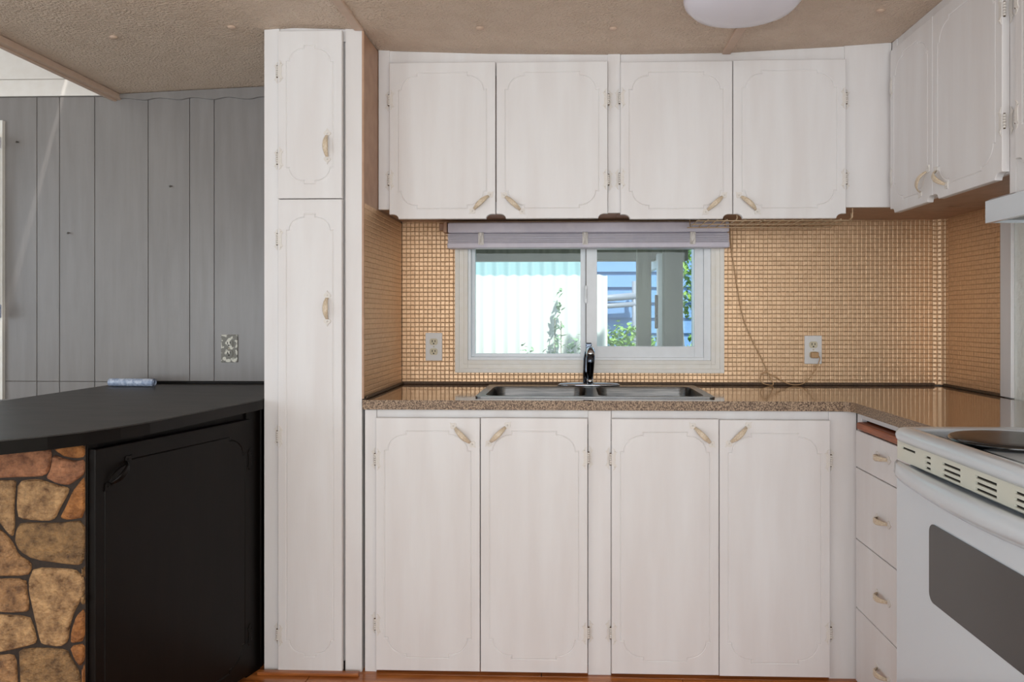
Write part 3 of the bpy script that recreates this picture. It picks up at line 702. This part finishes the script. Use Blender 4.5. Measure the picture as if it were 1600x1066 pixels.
# stones outside the frame, in the same irregular courses
for r, (y0, y1) in enumerate(((1190, 1330), (1340, 1440), (1450, 1550))):
    xs = [380, 210-r*25, 20+r*30, -150, -320-r*20, -500, -640]
    for a, b in zip(xs, xs[1:]):
        j = lambda: random.uniform(-8, 8)
        stones.append([(b+10+j(), y0+8+j()), ((a+b)/2, y0+j()), (a-4 if a == 380 else a-8, y0+10), (a-4 if a == 380 else a-6, y1-12), ((a+b)/2+j(), y1-2), (b+12+j(), y1-8)])
for r, (y0, y1) in enumerate(((90, 250), (262, 400), (412, 600), (612, 780), (792, 960), (972, 1180))):
    xs = [-66, -240-(r % 3)*40, -430+(r % 2)*40, -640]
    for a, b in zip(xs, xs[1:]):
        j = lambda: random.uniform(-9, 9)
        stones.append([(b+12, y0+10+j()), ((a+b)/2, y0+j()*.5), (a-6, y0+8), (a-6, y1-8), ((a+b)/2+j(), y1), (b+12, y1-12+j())])
def chaikin(P):
    out = []
    for i in range(len(P)):
        a, b = Vector(P[i]), Vector(P[(i+1) % len(P)]); out += [a*.82+b*.18, a*.18+b*.82]
    return [(p.x, p.y) for p in out]
for i, sp_ in enumerate(stones):
    P = [zp(x, y) for x, y in sp_]
    P = [(min(max(a, -1.878), -1.25), min(b, ZC-.038)) for a, b in P]
    if sum(P[k][0]*P[(k+1) % len(P)][1]-P[(k+1) % len(P)][0]*P[k][1] for k in range(len(P))) < 0: P = P[::-1]
    P = chaikin(P)
    bm = B(); h = random.uniform(.006, .010)
    r0 = [bm.verts.new((a, 1.9285, b)) for a, b in P]; r1 = [bm.verts.new((a, 1.928-h*.65, b)) for a, b in offset(P, .0012)]; r2 = [bm.verts.new((a, 1.928-h, b)) for a, b in offset(P, .005)]
    for A, C_ in ((r0, r1), (r1, r2)):
        for k in range(len(P)): bm.faces.new((A[k], A[(k+1) % len(P)], C_[(k+1) % len(P)], C_[k])).smooth = True
    cx = sum(v.co.x for v in r2)/len(r2); cz = sum(v.co.z for v in r2)/len(r2); cv = bm.verts.new((cx, 1.928-h-.002, cz))
    for k in range(len(P)): bm.faces.new((r2[k], r2[(k+1) % len(P)], cv))
    obj('stone', bm, STONE[[0, 3, 0, 4, 4, 3, 2, 1, 1, 4, 2, 2, 4, 3, 1, 2, 3, 3][i] if i < 18 else i % 5], sp)
# black peninsula top
out = [(-1.055, YB-.012), (-1.055, 2.592), (-1.0525, 2.58), (-1.132, 2.02), (-1.158, 1.93), (-1.196, 1.839), (-1.24, 1.772), (-1.304, 1.705), (-1.375, 1.655), (-1.46, 1.62), (-1.56, 1.605), (-1.66, 1.61), (-1.76, 1.645), (-1.84, 1.705), (-1.89, 1.79), (-1.912, 1.9), (-1.912, YB-.012)]
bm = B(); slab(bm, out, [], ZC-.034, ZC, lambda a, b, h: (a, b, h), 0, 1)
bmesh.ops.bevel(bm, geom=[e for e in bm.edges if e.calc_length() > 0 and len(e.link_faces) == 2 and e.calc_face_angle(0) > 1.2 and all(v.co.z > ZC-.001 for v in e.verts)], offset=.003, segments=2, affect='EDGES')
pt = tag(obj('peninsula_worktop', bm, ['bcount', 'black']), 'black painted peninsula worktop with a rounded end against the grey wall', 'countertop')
obj('back_bead', box(B(), -1.80, -1.06, YB-.022, YB-.0125, ZC-.001, ZC+.012, .003), 'black', pt)
# rolled clear plastic on the peninsula
bm = B(); t0 = Vector((-1.865, 3.035, ZC+.017)); t1 = Vector((-1.675, 3.02, ZC+.017))
tube(bm, [t0.lerp(t1, k/6) for k in range(7)], [.0155, .0165, .016, .0165, .016, .0165, .0150], 18, cap=False)
tube(bm, [t0.lerp(t1, k/6)+Vector((.004, .0, .001)) for k in range(7)], .0105, 14, cap=False)
for k in range(6):
    a, b = t0.lerp(t1, k/6), t0.lerp(t1, (k+1)/6)
    q = [a+Vector((0, -.003, .0155)), b+Vector((0, -.003, .0155)), b+Vector((.0, .028, .010)), a+Vector((0, .024, .008))]
    bm.faces.new([bm.verts.new(p) for p in q])
tag(obj('plastic_roll', bm, 'plastic'), 'rolled sheet of bluish clear plastic lying on the black worktop', 'plastic roll')
# nails in the grey wall
for x, z, lb in ((-2.122, 1.565, 'bent nail low in the grey wall near the blinds'), (-1.684, 1.76, 'nail in the grey wall above the outlet'), (-2.344, 1.951, 'dark hook nail high in the grey wall beside the blinds')):
    bm = B(); tube(bm, [(x, YB-.008, z), (x, YB-.020, z-.002)], .0018, 8); lathe(bm, [(.0045, 0), (.0045, -.0015), (.002, -.0025)], (x, YB-.02, z-.002), 10, ax='y')
    tag(obj('wall_nail', bm, 'nail'), lb, 'nail', 'nails in the grey wall')

# ---------------------------------------------------------------- dining window and blind at the left edge
w2 = struct(obj('window_2', box(B(), -3.35, -2.5, YB+.03, YB+.04, .95, 1.95), 'glass'))
bm = B(); slab(bm, rect(-3.44, -2.402, .86, 2.04), [rect(-3.36, -2.5, .95, 1.95)], YB-.026, YB-.0095, lambda a, b, h: (a, h, b)); obj('casing', bm, 'casing', w2)
t = thing('window_blind', (-2.9, 3.1, 1.24), 'white venetian blind lowered over the dining window at the left edge', 'blind')
obj('headrail', box(B(), -3.42, -2.425, 3.075, 3.13, 1.925, 1.965, .004), 'blind', t)
sm = B(); slab(sm, [(a, b+a*.45) for a, b in sl] + [(a, b-.0012+a*.45) for a, b in sl[::-1]], [], -.495, .495, lambda a, b, h: (h, a, b)); SL2 = mesh('slat', sm, 'vinyl')
for i in range(34): link('slat', SL2, t, Matrix.Translation((-2.915, 3.1, 1.915-i*.0193)))
obj('bottom_rail', box(B(), -3.415, -2.418, 3.075, 3.125, 1.232, 1.256, .004), 'blind', t)
bm = B()
for x in (-3.3, -2.9, -2.5): tube(bm, [(x, 3.073, 1.925), (x, 3.073, 1.256)], .001, 5)
obj('ladder_cord', bm, 'wire', t)
bm = B(); box(bm, -2.424, -2.405, 3.07, 3.155, 1.92, 1.968, .003); tube(bm, [(-2.412, 3.075, 1.925), (-2.404, 3.07, 1.945), (-2.402, 3.075, 1.968)], .006, 8); obj('bracket', bm, 'vinyl', t)
bm = B(); box(bm, -2.417, -2.405, 3.075, 3.155, 1.205, 1.262, .004); obj('hold_down', bm, 'plastic', t)

# ---------------------------------------------------------------- ceiling light
t = thing('ceiling_light', (.505, 2.275, 2.166), 'round white dome ceiling light above the sink area', 'light')
bm = B(); lathe(bm, [(.165, .004), (.168, -.004), (.165, -.018)], (.505, 2.275, 2.166), 48); obj('base_ring', bm, 'casing', t)
bm = B(); lathe(bm, [(.17, -.010), (.173, -.016), (.168, -.030), (.148, -.05), (.11, -.064), (.06, -.071), (.01, -.073)], (.505, 2.275, 2.166), 48); obj('dome', bm, 'lamp', t)

# ---------------------------------------------------------------- outside the kitchen window
struct(obj('ground', box(B(), -8, 10, 3.3, 16, -.5, -.3), 'ground'))
def corr(name, x0, x1, y, z0, z1, m, p=.076, amp=.011, wav=0):
    bm = B(); n = int((x1-x0)/p*8); bot = []; top = []
    for i in range(n+1):
        x = x0+(x1-x0)*i/n; s = amp*math.sin(2*math.pi*(x-x0)/p)
        bot.append((bm.verts.new((x, y+s, z0)), bm.verts.new((x, y+s+.003, z0)))); top.append((bm.verts.new((x, y+s, z1+wav*math.sin(2*math.pi*(x-x0)/p))), bm.verts.new((x, y+s+.003, z1+wav*math.sin(2*math.pi*(x-x0)/p)))))
    for i in range(n):
        bm.faces.new((bot[i][0], bot[i+1][0], top[i+1][0], top[i][0])).smooth = True; bm.faces.new((bot[i][1], top[i][1], top[i+1][1], bot[i+1][1])).smooth = True
        bm.faces.new((top[i][0], top[i+1][0], top[i+1][1], top[i][1])); bm.faces.new((bot[i][0], bot[i][1], bot[i+1][1], bot[i+1][0]))
    return bm
tag(obj('corrugated_fence', corr('f', -1.9, .225, 4.8, -.3, 1.47, 'corr', wav=.006), 'corr'), 'sunlit white corrugated panel standing outside the window', 'fence')
tag(obj('cyan_fence', corr('f', -1.9, .16, 4.88, -.3, 1.7, 'corrblue'), 'corrblue'), 'pale cyan corrugated fence showing above the white panel outside', 'fence')
tag(obj('porch_beam', box(B(), -2.2, .6, 3.95, 4.05, 1.50, 1.62, .004), 'post'), 'grey-green porch beam across the top of the window view', 'beam')
tag(obj('porch_post', box(B(), .322, .392, 3.77, 3.84, -.3, 2.4, .004), 'post'), 'narrow grey-green porch post left of the open screen door', 'post', 'porch posts')
tag(obj('porch_post', box(B(), .455, .547, 3.77, 3.86, -.3, 2.4, .004), 'post'), 'wide grey-green porch post right of the open screen door', 'post', 'porch posts')
t = thing('screen_door', (.44, 3.95, -.3), 'narrow framed door standing ajar between the porch posts', 'door')
Fd = frame((.467, 3.88, -.3), (-.02, .45, 0), (-.45, -.02, 0))
bm = B(); slab(bm, rect(0, .55, 0, 1.83), [rect(.05, .5, .06, 1.76)], 0, .03, lambda a, b, h: (a, b, h)); obj('door_frame', bm, 'vinyl', t, Fd)
obj('pane', box(B(), .05, .5, .06, 1.76, .012, .016), 'glass', t, Fd)
bm = B(); box(bm, .0, .02, 1.45, 1.62, .03, .045, .003); obj('closer', bm, 'nail', t, Fd)
t = thing('neighbour_house', (3, 7.6, -.3), 'blue house with horizontal siding beyond the porch', 'building')
for i in range(20):
    z = -.3+i*.15; bm = B(); slab(bm, [(7.5, z), (7.53, z+.15), (7.6, z+.15), (7.6, z)], [], -2.5, 6, lambda a, b, h: (h, a, b)); obj('siding_board', bm, 'siding', t)
bm = B(); tube(bm, [(.0, 7.35, 1.36), (.62, 7.35, 1.41)], .035, 10); tube(bm, [(.0, 7.35, 1.29), (.62, 7.35, 1.33)], .025, 10)
tube(bm, [(.60, 7.35, 1.55), (.60, 7.35, .9), (.62, 7.35, -.3)], .022, 8)
tag(obj('pipe_rail', bm, 'pipe'), 'grey pipes fixed in front of the blue siding', 'pipe')
tag(obj('white_downpipe', box(B(), .752, .83, 4.78, 4.84, -.3, 2.2, .01), 'vinyl'), 'white downpipe at the right edge of the window view', 'pipe')
def bush(c, rad, n, m, label, size=.035, stems=6, cat='bush', name='garden_bush'):
    t = thing(name, (c[0], c[1], -.3), label, cat)
    bm = B()
    for i in range(n):
        while 1:
            p = Vector((random.uniform(-1, 1), random.uniform(-1, 1), random.uniform(-1, 1)))
            if p.length < 1: break
        q = Vector((c[0]+p.x*rad[0], c[1]+p.y*rad[1], c[2]+p.z*rad[2])); s = size*random.uniform(.6, 1.2)
        rot = Matrix.Rotation(random.uniform(0, 6.28), 3, 'Z') @ Matrix.Rotation(random.uniform(-1, 1), 3, 'X')
        bm.faces.new([bm.verts.new(q+rot @ Vector(v)) for v in ((0, -s, 0), (s*.45, -.2*s, .1*s), (s*.4, .4*s, .1*s), (0, s, -.1*s), (-s*.4, .4*s, .1*s), (-s*.45, -.2*s, .1*s))])
    obj('foliage', bm, m, t)['kind'] = 'stuff'
    for k in range(stems):
        a = random.uniform(0, 6.28); bm = B(); tube(bm, [(c[0]+.03*math.cos(a), c[1]+.03*math.sin(a), -.3), (c[0]+rad[0]*.6*math.cos(a), c[1]+rad[1]*.5*math.sin(a), c[2]+rad[2]*random.uniform(-.2, .7))], [.006, .003], 6); obj('stem', bm, 'post', t)
bush((.36, 5.3, .72), (.34, .3, .47), 2600, 'leaf', 'leafy green bush beyond the corrugated panel')
bush((.94, 5.25, .75), (.2, .25, .42), 1200, 'leaf', 'green bush behind the wide porch post')
bush((.98, 5.8, 1.55), (.3, .25, .4), 900, 'leaf', 'tall yellow-green shrub at right of the window view', name='garden_shrub')
bush((-.02, 4.5, .77), (.2, .1, .36), 620, 'leafdk', 'pale leafy plant in front of the white panel by the window mullion', .026, cat='plant', name='garden_plant')
bush((-.08, 4.71, 1.22), (.035, .03, .2), 34, 'leafdk', 'tall thin sprig standing against the white corrugated panel', .026, 2, 'plant', 'garden_plant')
bush((-.27, 4.66, .85), (.06, .06, .24), 90, 'leafdk', 'short sprig at the lower middle of the white panel', .024, 3, 'plant', 'garden_plant')
